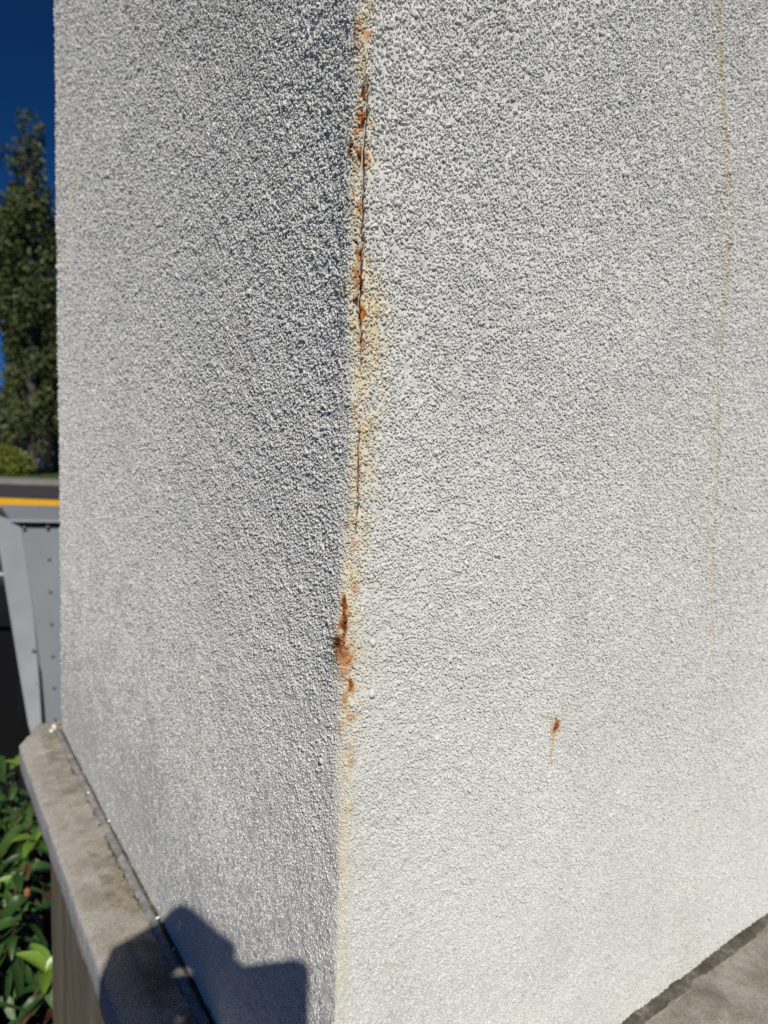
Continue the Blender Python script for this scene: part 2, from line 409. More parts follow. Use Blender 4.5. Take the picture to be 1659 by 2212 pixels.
def stains_at(U, Z):
    """rust, deep rust, yellow wash, grime at surface points (flat arrays)"""
    x = U * mm; y = Z * mm
    rust = np.zeros_like(x); deep = np.zeros_like(x); wash = np.zeros_like(x)
    nz = fbm(x / 3.0, y / 3.0, 5, 3); nz2 = fbm(x / 9.0, y / 9.0, 1, 3)
    for (su, sz, ru, rz, ty, am) in STAINS:
        k_ = 1.45 if ty == 'd' else 1.25
        ru = ru * k_; rz = rz * k_
        k = np.nonzero((np.abs(x - su) < 5 * ru) & (np.abs(y - sz * mm) < 6 * rz))[0]
        if len(k) == 0: continue
        dx = (x[k] - su) / ru; dz = (y[k] - sz * mm) / rz
        dz = np.where(dz < 0, dz * 0.75, dz)             # runs a little downwards
        d = np.sqrt(dx * dx + dz * dz) + (nz[k] - 0.5) * 1.7
        f = np.clip(1.35 - d, 0, 1); f = f * f * (3 - 2 * f) * am
        if ty == 'r':
            rust[k] = np.maximum(rust[k], f)
            wash[k] = np.maximum(wash[k], np.clip(1 - d / 3.0, 0, 1) * 0.75 * am)
        elif ty == 'd': deep[k] = np.maximum(deep[k], f)
        else: wash[k] = np.maximum(wash[k], f)
    wz = np.interp(Z, [0.95, 1.1, 1.30, 1.38, 1.46, 1.5, 1.6, 1.66, 1.70, 1.80, 1.9], [0.14, 0.24, 0.42, 0.62, 0.62, 0.68, 0.75, 0.85, 0.6, 0.55, 0.55])
    wwid = np.interp(Z, [0.95, 1.3, 1.45, 1.6, 1.645, 1.7, 1.9], [8, 9, 11, 19, 22, 7, 6])
    ctr = np.interp(Z, [1.0, 1.4, 1.6, 1.66, 1.72, 1.9], [3, 3, 7, 6, 2, 2])
    g = np.exp(-((x - ctr) / np.where(x > ctr, wwid, 9.0)) ** 2) * wz * np.clip(0.25 + 1.7 * (nz2 - 0.2), 0, 1.2) * (0.6 + 0.8 * nz)
    wash = np.maximum(wash, np.clip(g, 0, 0.85))
    # rusty run down the right-hand face
    sx = np.interp(Z, SZ[::-1], SX[::-1]) * mm + 2.5 * (vnoise(Z * 130, Z * 0 + 4, 5) - 0.5) + 5 * (vnoise(Z * 40, Z * 0, 2) - 0.5)
    sa = np.interp(Z, [1.28, 1.36, 1.6, 1.7, 1.78, 2.0, 2.2], [0.08, 0.28, 0.33, 0.38, 0.5, 0.58, 0.4])
    run = np.exp(-((x - sx) / 3.0) ** 2) * sa * np.clip(-0.25 + 2.2 * nz2, 0, 1.2) + \
          np.exp(-((x - sx + 8) / 16.0) ** 2) * sa * 0.22 * (x < sx + 3)
    wash = np.maximum(wash, np.clip(run * 0.9, 0, 0.8)); rust = np.maximum(rust, np.clip((run - 0.15) * 0.12 * nz2, 0, 0.25))
    # drip under the small rust spot
    drip = np.exp(-((x - np.interp(Z, [1.265, 1.287, 1.302], [226, 226, 228])) / 2.2) ** 2) * np.interp(Z, [1.262, 1.285, 1.304, 1.308], [0, 0.5, 0.75, 0]) * (0.4 + nz)
    wash = np.maximum(wash, np.clip(drip * 1.1, 0, 0.8)); rust = np.maximum(rust, np.clip(drip * 0.3, 0, 0.3))
    grime = np.clip(fbm(x / 60 + 9, y / 220, 3, 4) - 0.60, 0, 1) * 0.5 + np.clip(nz2 - 0.66, 0, 1) * 0.5 + np.interp(Z, [0.95, 0.97, 1.02, 1.12], [0.22, 0.12, 0.05, 0]) * nz2
    grime = np.maximum(grime, np.clip(run * 0.45, 0, 0.3))
    wash = np.maximum(wash, np.clip(fbm(x / 70, y / 160 + 7, 4, 4) - 0.57, 0, 1) * 0.7 * np.where((x < -780) & (Z > 1.8), 1.3, 0.22))
    deep = np.maximum(deep, np.clip(9.0 * crack_at(x, Z) - 0.3, 0, 1))
    return rust, deep, wash, np.clip(grime, 0, 0.3), nz

def surface(U, Z):
    """smooth render coat: positions and outward normals at (u, z)"""
    x = U * mm; y = Z * mm
    # corner arris: soft, wider higher up, bulging where the metal bead has rusted
    cc = np.interp(Z, [0.95, 1.15, 1.3, 1.42, 1.6, 2.2], [0.003, 0.004, 0.009, 0.013, 0.0155, 0.0155])
    cc = cc * (0.92 + 0.16 * fbm(Z * 60, Z * 0 + 3.3, 1, 3))
    rt = np.sqrt(U * U + cc * cc)
    gl = (-U + rt) / 2; gr = (U + rt) / 2
    bul = np.interp(Z, [1.0, 1.30, 1.36, 1.385, 1.42, 1.46, 1.50, 1.58, 1.625, 1.665, 1.70, 1.75, 1.80, 1.825, 1.85, 2.0],
                    [0, 0.001, 0.002, 0.003, 0.0075, 0.005, 0.003, 0.003, 0.0055, 0.0085, 0.008, 0.0075, 0.005, 0.005, 0.003, 0.003])
    bul = bul + (fbm(Z * 90, Z * 0 + 8.8, 3, 3) - 0.5) * 0.002
    P = gl[..., None] * DL + gr[..., None] * DR
    P[..., 2] = Z
    wl = gl / (gl + gr + 1e-9)
    n = wl[..., None] * NL + (1 - wl[..., None]) * NR
    n /= np.linalg.norm(n, axis=-1, keepdims=True)
    P += (bul * np.exp(-(U / 0.02) ** 2))[..., None] * (0.9 * NL + 0.25 * NR)
    clump = fbm(x / 9, y / 9, 2, 3) - 0.5
    broad = fbm(x / 120, y / 120, 6, 3) - 0.5
    P += ((1.9 * clump + 3.5 * broad) * 1e-3)[..., None] * n
    return P, n, clump, broad

def spacing(umax, segs):
    out = [0.0]
    while out[-1] < umax: out.append(out[-1] + np.interp(out[-1], [s[0] for s in segs], [s[1] for s in segs]))
    out = np.array(out); return out * (umax / out[-1])
uL = spacing(W_L, [(0, 0.0007), (0.02, 0.0008), (0.07, 0.0019), (1.1, 0.0042)])
uR = spacing(W_R, [(0, 0.0007), (0.02, 0.0008), (0.07, 0.0019), (0.75, 0.0028), (0.9, 0.006)])
us = np.concatenate([-uL[::-1], uR[1:]])
NROW = 860
t = np.linspace(0, 1, NROW)
ztop = np.where(us < 0, 1.92 + 0.68 * (-us), 1.92 + 0.45 * us)
Z = ZCAP - 0.004 + t[:, None] * (ztop[None, :] - ZCAP + 0.004)
tz = np.linspace(0, 1, 120)[1:]
Z = np.concatenate([Z, ztop[None, :] + tz[:, None] * (H_TOP - ztop[None, :])], 0)
Ug = np.broadcast_to(us[None, :], Z.shape).copy()
nr, nc = Z.shape
P, nrm, clump, broad = surface(Ug, Z)
rust, deep, wash, grime, nz = [a_.reshape(Z.shape) for a_ in stains_at(Ug.ravel(), Z.ravel())]
x = Ug * mm; y = Z * mm
relief = np.maximum(1.1 * grains(x / 2.9, y / 2.9, 0, keep=0.8), 0.8 * grains(x / 2.1 + 31.7, y / 2.1 + 12.2, 3, keep=0.6))
# inside the gritted field the coat lies behind the grit, outside it carries the relief itself
field = np.clip(np.minimum((0.86 - Ug) / 0.02, (np.where(Ug < 0, 1.90 - 0.58 * Ug, 1.90 + 0.36 * Ug) - Z) / 0.02), 0, 1)
calm = np.interp(Z, [0.95, 1.06, 1.25, 1.6, 1.9], [1.0, 0.85, 0.45, 0.12, 0.0])   # paint build-up near the foot
disp = relief * 1e-3 * (1 - 0.55 * field) + (-0.0013 + np.where(Ug < 0, 0.0009, 0.0004) * calm) * field
disp -= 6.0e-3 * crack_at(x, Z)
disp += 1e-3 * (deep * (-1.2 + 3.0 * (nz - 0.5)) + rust * (0.9 + 2.2 * (nz - 0.5)))
P += disp[..., None] * nrm
idx = np.arange(nr * nc).reshape(nr, nc)
quads = np.stack([idx[:-1, :-1], idx[:-1, 1:], idx[1:, 1:], idx[1:, :-1]], -1).reshape(-1, 4)
V = P.reshape(-1, 3)
# closed core behind the coat: the far faces and the top of the pillar
ins = 0.008
ca = np.array([ins, W_L - 0.001, W_L - 0.001, ins]); cb = np.array([-ins, -ins, -W_R, -W_R])
bot = plan(ca, cb, np.full(4, ZCAP - 0.004)); top = plan(ca, cb, np.full(4, H_TOP - 0.001))
n0 = len(V)
V = np.concatenate([V, bot, top])
core = [[n0 + i, n0 + (i + 1) % 4, n0 + 4 + (i + 1) % 4, n0 + 4 + i] for i in range(4)] + [[n0 + 4, n0 + 5, n0 + 6, n0 + 7], [n0 + 3, n0 + 2, n0 + 1, n0]]
me = mesh_np('shaft', V, np.concatenate([quads, np.array(core)]))
stain = np.zeros((len(V), 4), np.float32)
for i_, a_ in enumerate((rust, deep, wash, grime)): stain[:n0, i_] = a_.ravel()
at = me.attributes.new('stain', 'FLOAT_COLOR', 'POINT')
at.data.foreach_set('color', stain.ravel())
shaft = link('shaft', me, pillar, M_STUCCO)
shaft['label'] = 'white roughcast shaft, rust stained along its corner'
del P, nrm, V, quads, stain, relief, field, disp

# ---- roughcast grit: painted stone chips thrown into the coat, scattered by geometry nodes
def grit_points(sign, umax, pitch0, pitch1, seed):
    r = np.random.default_rng(seed)
    cols = [0.0]
    while cols[-1] < umax: cols.append(cols[-1] + np.interp(cols[-1], [0, 0.25, 1.1], [pitch0, pitch0, pitch1]))
    out = []
    for u in cols:
        pz = np.interp(u, [0, 0.25, 1.1], [pitch0, pitch0, pitch1])
        zt = (1.90 + 0.58 * u) if sign < 0 else (1.90 + 0.36 * u)
        n = int((zt - ZCAP) / pz)
        z = ZCAP + (np.arange(n) + r.random(n)) * pz
        uu = u + (r.random(n) - 0.5) * pz * 1.3
        out.append(np.stack([sign * np.abs(uu), z, np.full(n, pz)], 1))
    return np.concatenate(out)
G = np.concatenate([grit_points(-1, W_L - 0.001, 0.00185, 0.0033, 3), grit_points(1, 0.86, 0.00185, 0.0025, 4)])
gu, gz, gp = G.T
P, nrm, clump, broad = surface(gu, gz)
rust, deep, wash, grime, nz = stains_at(gu, gz)
rr_ = np.random.default_rng(9)
cover = fbm(gu * mm / 6.5, gz * mm / 6.5, 4, 2)
bare = np.clip((0.43 - cover) * 6, 0, 1) * 0.6                     # small bald patches = pits
keep = rr_.random(len(gu)) > np.clip(0.06 + bare + 0.5 * np.clip(deep, 0, 1) + 0.05 * rust, 0, 0.95)
keep &= crack_at(gu * mm, gz) < 0.25
gu, gz, gp, P, nrm = gu[keep], gz[keep], gp[keep], P[keep], nrm[keep]
rust, deep, wash, grime = rust[keep], deep[keep], wash[keep], grime[keep]
N = len(gu)
rad = gp * (0.38 + 0.36 * rr_.random(N) + 0.55 * (rr_.random(N) < 0.08) * rr_.random(N))
calm = np.interp(gz, [0.95, 1.06, 1.25, 1.6, 1.9], [0.36, 0.32, 0.22, 0.08, 0.0])   # more paint build-up near the foot
rad = rad * np.where(np.abs(gu) < 0.013, 0.78, 1.0)                 # finer along the arris
patch = np.clip((fbm(gu * mm / 42, gz * mm / 30, 7, 3) - 0.46) * 5, 0, 1)   # trowelled, paint-filled patches
sink = rad * (0.28 + 0.72 * rr_.random(N) + 0.28 * patch + np.where(gu < -0.006, 0.22, 0.0) * np.interp(gz, [0.95, 1.4, 1.8], [1.0, 1.0, 0.3]))
P = P + nrm * (-0.0004 - sink * 0.6 - rad * calm * np.where(gu < 0, 1.3, 0.6) + 0.0009 * rr_.random(N) * (1 - calm))[:, None]
me = bpy.data.meshes.new('grit')
me.vertices.add(N); me.vertices.foreach_set('co', P.astype(np.float32).ravel())
def attr(name, typ, arr, key):
    a_ = me.attributes.new(name, typ, 'POINT'); a_.data.foreach_set(key, np.ascontiguousarray(arr, dtype=np.float32).ravel())
attr('stain', 'FLOAT_COLOR', np.stack([rust, deep * 0.8, wash, grime], 1), 'color')
attr('rot', 'FLOAT_VECTOR', rr_.random((N, 3)) * 6.283, 'vector')
sc3 = rad[:, None] * (0.75 + 0.95 * rr_.random((N, 3)))
attr('size', 'FLOAT_VECTOR', sc3, 'vector')
me.update()
chips = bpy.data.collections.new('grit_chips')
for k in range(6):
    bm = bmesh.new(); bmesh.ops.create_icosphere(bm, subdivisions=2, radius=1.0)
    for v in bm.verts: v.co *= random.Random(k * 1000 + v.index).uniform(0.86, 1.1)
    rk = random.Random(50 + k)
    dirs = [Vector((rk.gauss(0, 1), rk.gauss(0, 1), rk.gauss(0, 1))).normalized() for _ in range(13)]
    cut = [rk.uniform(0.42, 0.85) for _ in dirs]
    for v in bm.verts:
        for d_, c_ in zip(dirs, cut):
            ex = v.co.dot(d_) - c_
            if ex > 0: v.co -= d_ * ex * 0.85
    cm = bpy.data.meshes.new('grit_chip'); bm.to_mesh(cm); bm.free(); cm.materials.append(M_GRIT)
    chips.objects.link(bpy.data.objects.new('grit_chip', cm))
gt = bpy.data.node_groups.new('scatter_grit', 'GeometryNodeTree')
gt.interface.new_socket('Geometry', in_out='INPUT', socket_type='NodeSocketGeometry')
gt.interface.new_socket('Geometry', in_out='OUTPUT', socket_type='NodeSocketGeometry')
gi = gt.nodes.new('NodeGroupInput'); go = gt.nodes.new('NodeGroupOutput')
iop = gt.nodes.new('GeometryNodeInstanceOnPoints'); iop.inputs['Pick Instance'].default_value = True
ci = gt.nodes.new('GeometryNodeCollectionInfo'); ci.inputs['Collection'].default_value = chips
ci.inputs['Separate Children'].default_value = True; ci.inputs['Reset Children'].default_value = True
nrot = gt.nodes.new('GeometryNodeInputNamedAttribute'); nrot.data_type = 'FLOAT_VECTOR'; nrot.inputs['Name'].default_value = 'rot'
e2r = gt.nodes.new('FunctionNodeEulerToRotation')
nsz = gt.nodes.new('GeometryNodeInputNamedAttribute'); nsz.data_type = 'FLOAT_VECTOR'; nsz.inputs['Name'].default_value = 'size'
gt.links.new(gi.outputs[0], iop.inputs['Points']); gt.links.new(ci.outputs[0], iop.inputs['Instance'])
gt.links.new(nrot.outputs['Attribute'], e2r.inputs[0]); gt.links.new(e2r.outputs[0], iop.inputs['Rotation'])
gt.links.new(nsz.outputs['Attribute'], iop.inputs['Scale']); gt.links.new(iop.outputs[0], go.inputs[0])
grit = link('grit', me, shaft)
grit['kind'] = 'stuff'; grit['label'] = 'white painted roughcast grit, rust coloured by the corner'
md = grit.modifiers.new('scatter', 'NODES'); md.node_group = gt
print('GRIT', N)

# ---- stone cap under the shaft
def offset_ring(off, far, chamf, n=4.0):
    """outline of the cap at the given overhang; spacing in mm"""
    l, r_, fa = off, off + 0.05, far
    k = chamf
    pts = [(-r_, -W_R - 0.08), (-r_, l), (W_L + fa - 2.0 * k, l), (W_L + fa, l - k), (W_L + fa, -W_R - 0.08)]
    out = []
    for i in range(len(pts)):
        p0, p1 = np.array(pts[i]), np.array(pts[(i + 1) % len(pts)])
        m_ = RESN[i]
        for s in range(m_): out.append(p0 + (p1 - p0) * s / m_)
    return np.array(out)
RESN = [340, 330, 26, 330, 200]
rings = []
for off, far, z in [(-0.05, -0.05, ZCAP), (0.0, 0.0, ZCAP), (0.010, 0.010, ZCAP), (0.022, 0.02, ZCAP - 0.0002), (0.034, 0.03, ZCAP - 0.0004), (-0.004, 0.04, ZCAP - 0.0006),
                    (0.0, 0.042, ZCAP - 0.0024), (0.055, 0.05, ZCAP - 0.003), (0.066, 0.056, ZCAP - 0.0035), (0.0775, 0.066, ZCAP - 0.0038),
                    (0.0812, 0.069, ZCAP - 0.0052), (0.0824, 0.0704, ZCAP - 0.0085), (0.0825, 0.0705, ZCAP - 0.02), (0.0825, 0.0705, ZCAP - 0.035), (0.0815, 0.07, ZCAP - 0.052),
                    (0.077, 0.066, ZCAP - 0.060), (0.06, 0.05, ZCAP - 0.0625), (0.01, 0.0, ZCAP - 0.0625), (-0.05, -0.06, ZCAP - 0.0625)]:
    rings.append((off, far, z))
V = []
for i, (off, far, z) in enumerate(rings):
    if i == 5: off, far = 0.044, 0.042      # lip of a shallow tooled step
    if i == 6: off, far = 0.047, 0.045
    R2 = offset_ring(off, far, 0.045 * max(min(off / 0.08, 1), 0.02))
    V.append(plan(R2[:, 0], R2[:, 1], np.full(len(R2), z)))
V = np.array(V)
k_ = np.arange(V.shape[1])
nn = fbm(V[..., 0] * 90, V[..., 1] * 90 + V[..., 2] * 70, 3, 4) - 0.5
nb = fbm(V[..., 0] * 14, V[..., 1] * 14, 5, 3) - 0.5
V[..., 2] += 0.0022 * nn * (np.arange(len(rings)) < 11)[:, None] + 0.002 * nb
cen = plan(np.array(0.55), np.array(-0.6), np.array(0.0))
rad = V[:, :, :2] - cen[:2]; rad /= np.linalg.norm(rad, axis=-1, keepdims=True)
ew = np.interp(np.arange(len(rings)), [0, 8, 10, 15, 18], [0, 0.3, 1, 1, 0])[:, None]
V[..., :2] += rad * ((0.003 * nn + 0.004 * nb) * ew)[..., None]
ns, npt = V.shape[:2]
idx = np.arange(ns * npt).reshape(ns, npt); nx = np.roll(idx, -1, 1)
q = np.stack([idx[:-1], idx[1:], nx[1:], nx[:-1]], -1).reshape(-1, 4)
cap = link('stone_cap', mesh_np('stone_cap', V.reshape(-1, 3), q), pillar, M_CAP)
wt = np.zeros((ns, npt, 4), np.float32)
wt[..., 0] = np.interp(np.arange(ns), [0, 4, 5, 6, 8, 10, 18], [1.0, 1.0, 0.95, 0.55, 0.4, 0.25, 0.1])[:, None]
wt[..., 0] *= np.where((V @ DL) < -0.001, 0.4, 1.0)
wt[..., 0] += 0.35 * (((V @ DL) < -0.001) & (np.arange(ns) < 6)[:, None])
wt[..., 1] = np.interp(np.arange(ns), [0, 8, 9, 11, 18], [0, 0, 0.15, 0.9, 1.0])[:, None]
at = cap.data.attributes.new('weather', 'FLOAT_COLOR', 'POINT'); at.data.foreach_set('color', wt.ravel())
cap['label'] = 'weathered tan stone cap with mossy stains under the white shaft'

# ---- plinth wall below the cap
bm = bmesh.new()
pa = [(-0.06, -W_R), (-0.06, 0.030), (1.065, 0.030), (1.065, -W_R)]
NA, NZ = 40, 30
ring = []
for j in range(NZ + 1):
    z = -0.05 + (ZCAP - 0.0625 + 0.05) * j / NZ
    row = []
    for i in range(4):
        p0, p1 = np.array(pa[i]), np.array(pa[(i + 1) % 4])
        for s in range(NA):
            p_ = p0 + (p1 - p0) * s / NA
            d_ = 0.003 * (float(fbm(np.array([p_[0] * 25 + i * 3]), np.array([z * 25]), 2, 3)[0]) - 0.5)
            v = plan(np.array(p_[0] + d_), np.array(p_[1] + d_), np.array(z))
            row.append(bm.verts.new(v))
    ring.append(row)
for j in range(NZ):
    for i in range(4 * NA):
        bm.faces.new((ring[j][i], ring[j + 1][i], ring[j + 1][(i + 1) % (4 * NA)], ring[j][(i + 1) % (4 * NA)]))
bmesh.ops.recalc_face_normals(bm, faces=bm.faces)
pl = bm_obj('plinth_wall', bm, M_PLINTH, pillar)
pl['label'] = 'brown stained rendered plinth below the stone cap'

# ---- sealant joints
def bead(name, mat, start, end, w0, hgt, left, seed, label, o0=-0.006, jit=0.5, zoff=0.0):
    N = 420; K = 9
    s = np.linspace(0, 1, N); L = start + (end - start) * s
    w = w0 * (1 - jit / 2 + jit * (0.5 * fbm(s * 40, s * 0 + seed, 2, 3) + 0.5 * fbm(s * 260, s * 0 + seed, 6, 3))) ; hh = hgt * (0.5 + 1.0 * fbm(s * 34, s * 0 + seed + 4, 5, 3))
    V = np.zeros((N, K, 3))
    for k in range(K):
        ph = k / (K - 1)
        out = o0 + (w - o0) * ph
        z = ZCAP + zoff - 0.0015 + hh * np.sin(math.pi * min(1.0, 0.28 + 0.72 * ph)) ** 0.7 + 0.0012 * (fbm(s * 160, s * 0 + k * 0.7, 1, 3) - 0.5)
        if k == K - 1: z = ZCAP - 0.003 + 0 * s
        V[:, k] = plan(L, out, z) if left else plan(-out, -L, z)
    idx = np.arange(N * K).reshape(N, K)
    q = np.stack([idx[:-1, :-1], idx[1:, :-1], idx[1:, 1:], idx[:-1, 1:]], -1).reshape(-1, 4)
    if not left: q = q[:, ::-1]
    o = link(name, mesh_np(name, V.reshape(-1, 3), q), cap, mat)
    o['label'] = label; return o
bead('joint_dirt', M_SEALD, -0.01, W_L + 0.005, 0.0205, 0.0024, True, 4.0, 'dark dirt along the edges of the pale sealant bead', jit=0.55)
bead('sealant_joint', M_SEAL, -0.01, W_L + 0.005, 0.0150, 0.0050, True, 1.0, 'pale grey sealant bead along the left foot of the shaft', o0=0.0045, jit=0.3)
bead('sealant_joint', M_SEALD, -0.01, W_R, 0.0145, 0.004, False, 2.0, 'dirty dark sealant bead along the right foot of the shaft', jit=0.35)
bead('sealant_edge', M_SEAL, -0.01, W_R, 0.0158, 0.0016, False, 2.0, 'thin pale crust along the outer edge of the dark sealant', o0=0.0125, jit=0.38)
# flecks of old paint on the joint
fl = bmesh.new(); bmesh.ops.create_icosphere(fl, subdivisions=2, radius=1.0)
for v in fl.verts: v.co *= 0.8 + 0.5 * random.random()
flm = bpy.data.meshes.new('paint_fleck'); fl.to_mesh(flm); fl.free(); flm.shade_smooth(); flm.materials.append(M_FLECK)
flecks = [(1.125, 0.012, 0.009), (1.11, 0.020, 0.006), (0.80, 0.010, 0.0035), (0.69, 0.001, 0.0035), (0.425, 0.003, 0.003), (0.41, 0.010, 0.0035), (0.36, 0.003, 0.0025)]
for a_, b_, r_ in flecks:
    o = bpy.data.objects.new('paint_fleck', flm); COL.objects.link(o); o.parent = cap
    o.location = Vector(plan(np.array(a_), np.array(b_), np.array(ZCAP + 0.0035)))
    o.scale = (r_ * 0.9, r_ * 0.7, r_ * 0.6); o.rotation_euler = (random.random() * 6, random.random() * 6, random.random() * 6)

# ------------------------------------------------------------------ grey steel bin beyond the cap
BY = 3.4
bn = thing('steel_bin', (-1.45, BY, 0.0), 'grey painted steel bin with riveted front panel and flared edge', 'bin')
def loc(p): return (p[0] + 1.45, p[1] - BY, p[2])
def solid(bm, poly, thick):
    """prism from a front polygon, thickened away from the viewer"""
    f = [bm.verts.new(loc(p)) for p in poly]
    b = [bm.verts.new(loc((p[0] + thick[0], p[1] + thick[1], p[2] + thick[2]))) for p in poly]
    bm.faces.new(f); bm.faces.new(b[::-1])
    for i in range(len(poly)):
        j = (i + 1) % len(poly); bm.faces.new((f[j], f[i], b[i], b[j]))
    bmesh.ops.recalc_face_normals(bm, faces=bm.faces)
XR = -0.95
bm = bmesh.new()
solid(bm, [(-1.885, BY + 0.035, 1.135), (-1.828, BY + 0.035, 0.68), (-1.796, BY + 0.035, 0.44), (-1.700, BY + 0.035, 0.03), (XR - 0.17, BY + 0.035, 0.03), (XR, BY + 0.035, 1.15)], (0, 0.012, 0))
panel = bm_obj('front_panel', bm, M_STEEL, bn)
bm = bmesh.new()   # body: tapered shell behind the panel
bt = [(-1.86, BY + 0.075, 1.145), (XR + 0.02, BY + 0.075, 1.16), (XR + 0.02, BY + 0.75, 1.16), (-2.30, BY + 0.75, 1.145)]
bb = [(-1.66, BY + 0.075, 0.02), (XR - 0.18, BY + 0.075, 0.02), (XR - 0.18, BY + 0.6, 0.02), (-1.66, BY + 0.6, 0.02)]
vb = [bm.verts.new(loc(p)) for p in bb]; vt = [bm.verts.new(loc(p)) for p in bt]
bm.faces.new(vb[::-1]); bm.faces.new(vt)
for i in range(4): bm.faces.new((vb[i], vb[(i + 1) % 4], vt[(i + 1) % 4], vt[i]))
bmesh.ops.recalc_face_normals(bm, faces=bm.faces)
bm_obj('body', bm, M_STEEL, bn)
bm = bmesh.new()   # recessed return between the panel and the flared edge
solid(bm, [(-1.87, BY + 0.060, 1.13), (-1.81, BY + 0.060, 0.68), (-1.795, BY + 0.060, 0.30), (-1.765, BY + 0.060, 0.0), (-1.64, BY + 0.060, 0.0), (-1.72, BY + 0.060, 0.5), (-1.78, BY + 0.060, 1.13)], (0, 0.01, 0))
bm_obj('side_return', bm, M_STEEL, bn)
bm = bmesh.new()   # flat lid
solid(bm, [(-1.905, BY - 0.005, 1.150), (XR + 0.03, BY - 0.005, 1.165), (XR + 0.09, BY + 0.80, 1.165), (-2.42, BY + 0.80, 1.150)], (0, 0.0, 0.012))
bm_obj('lid', bm, M_STEELSKY, bn)
bm = bmesh.new()   # dark seam below the lid
solid(bm, [(-1.86, BY + 0.020, 1.128), (XR, BY + 0.020, 1.143), (XR, BY + 0.020, 1.161), (-1.86, BY + 0.020, 1.146)], (0, 0.02, 0))
bm_obj('seam', bm, M_RUBBER, bn)
bm = bmesh.new()   # flared left edge, a folded lip standing towards the viewer
outer = [(-1.965, BY - 0.055, 1.19), (-1.928, BY - 0.05, 0.95), (-1.893, BY - 0.045, 0.685), (-1.850, BY - 0.04, 0.368), (-1.812, BY - 0.035, 0.10), (-1.79, BY - 0.03, 0.0)]
inner = [(-1.875, BY + 0.03, 1.14), (-1.838, BY + 0.03, 0.88), (-1.812, BY + 0.025, 0.69), (-1.786, BY + 0.01, 0.44), (-1.768, BY - 0.005, 0.246), (-1.748, BY - 0.02, 0.0)]
fo = [bm.verts.new(loc(p)) for p in outer]; fi = [bm.verts.new(loc(p)) for p in inner]
bo = [bm.verts.new(loc((p[0], p[1] + 0.014, p[2]))) for p in outer]; bi = [bm.verts.new(loc((p[0], p[1] + 0.014, p[2]))) for p in inner]
for i in range(len(outer) - 1):
    bm.faces.new((fo[i], fo[i + 1], fi[i + 1], fi[i])); bm.faces.new((bo[i], bi[i], bi[i + 1], bo[i + 1]))
    bm.faces.new((fo[i], bo[i], bo[i + 1], fo[i + 1])); bm.faces.new((fi[i], fi[i + 1], bi[i + 1], bi[i]))
bm.faces.new((fo[0], fi[0], bi[0], bo[0])); bm.faces.new((fo[-1], bo[-1], bi[-1], fi[-1]))
bmesh.ops.recalc_face_normals(bm, faces=bm.faces)
bm_obj('flared_edge', bm, M_STEELSKY, bn)
rv = bmesh.new(); bmesh.ops.create_uvsphere(rv, u_segments=8, v_segments=5, radius=0.010)
for v in rv.verts: v.co.y *= 0.6
rvm = bpy.data.meshes.new('rivet'); rv.to_mesh(rvm); rv.free(); rvm.shade_smooth(); rvm.materials.append(M_RIVET)
for k in range(6):
    o = bpy.data.objects.new('rivet', rvm); COL.objects.link(o); o.parent = panel
    z = 0.955 - 0.171 * k
    o.location = loc((-1.727 + 0.010 * k * 0.45, BY + 0.033, z))
for X, z in [(-1.868 + 0.02, 1.118), (-1.727, 1.125)]:
    o = bpy.data.objects.new('rivet', rvm); COL.objects.link(o); o.parent = panel; o.location = loc((X, BY + 0.018, z))
for X, z in [(-1.80, 0.48), (-1.79, 0.30)]:
    o = bpy.data.objects.new('rivet', rvm); COL.objects.link(o); o.parent = panel; o.location = loc((X + 0.004, BY - 0.002, z))

# ------------------------------------------------------------------ low black tub beside the bin
tb = thing('black_tub', (-2.45, 4.0, 0.0), 'low black plastic tub on the asphalt left of the grey bin', 'tub')
bm = bmesh.new()
def rr(w, d, r, z, n=5):
    out = []
    for cx_, cy_, a0 in ((w - r, d - r, 0), (-w + r, d - r, 90), (-w + r, -d + r, 180), (w - r, -d + r, 270)):
        for k in range(n):
            a_ = math.radians(a0 + 90 * k / (n - 1)); out.append((cx_ + r * math.cos(a_), cy_ + r * math.sin(a_), z))
    return out
prof = [(0.50, 0.36, 0.0), (0.56, 0.42, 0.56), (0.60, 0.46, 0.565), (0.60, 0.46, 0.62), (0.57, 0.43, 0.63), (0.55, 0.41, 0.60), (0.50, 0.36, 0.05)]
prev = None
for w, d, z in prof:
    cur = [bm.verts.new(p) for p in rr(w, d, 0.08, z)]
    if prev:
        for i in range(len(cur)): bm.faces.new((prev[i], prev[(i + 1) % len(cur)], cur[(i + 1) % len(cur)], cur[i]))
    else: bm.faces.new(cur[::-1])
    prev = cur
bm.faces.new(prev)
bm_obj('tub_body', bm, M_BLACK, tb)
bm = bmesh.new(); bm_box(bm, (-0.14, -0.50, 0.50), (0.14, -0.455, 0.54), 0.008); bm_obj('handle', bm, M_BLACK, tb)

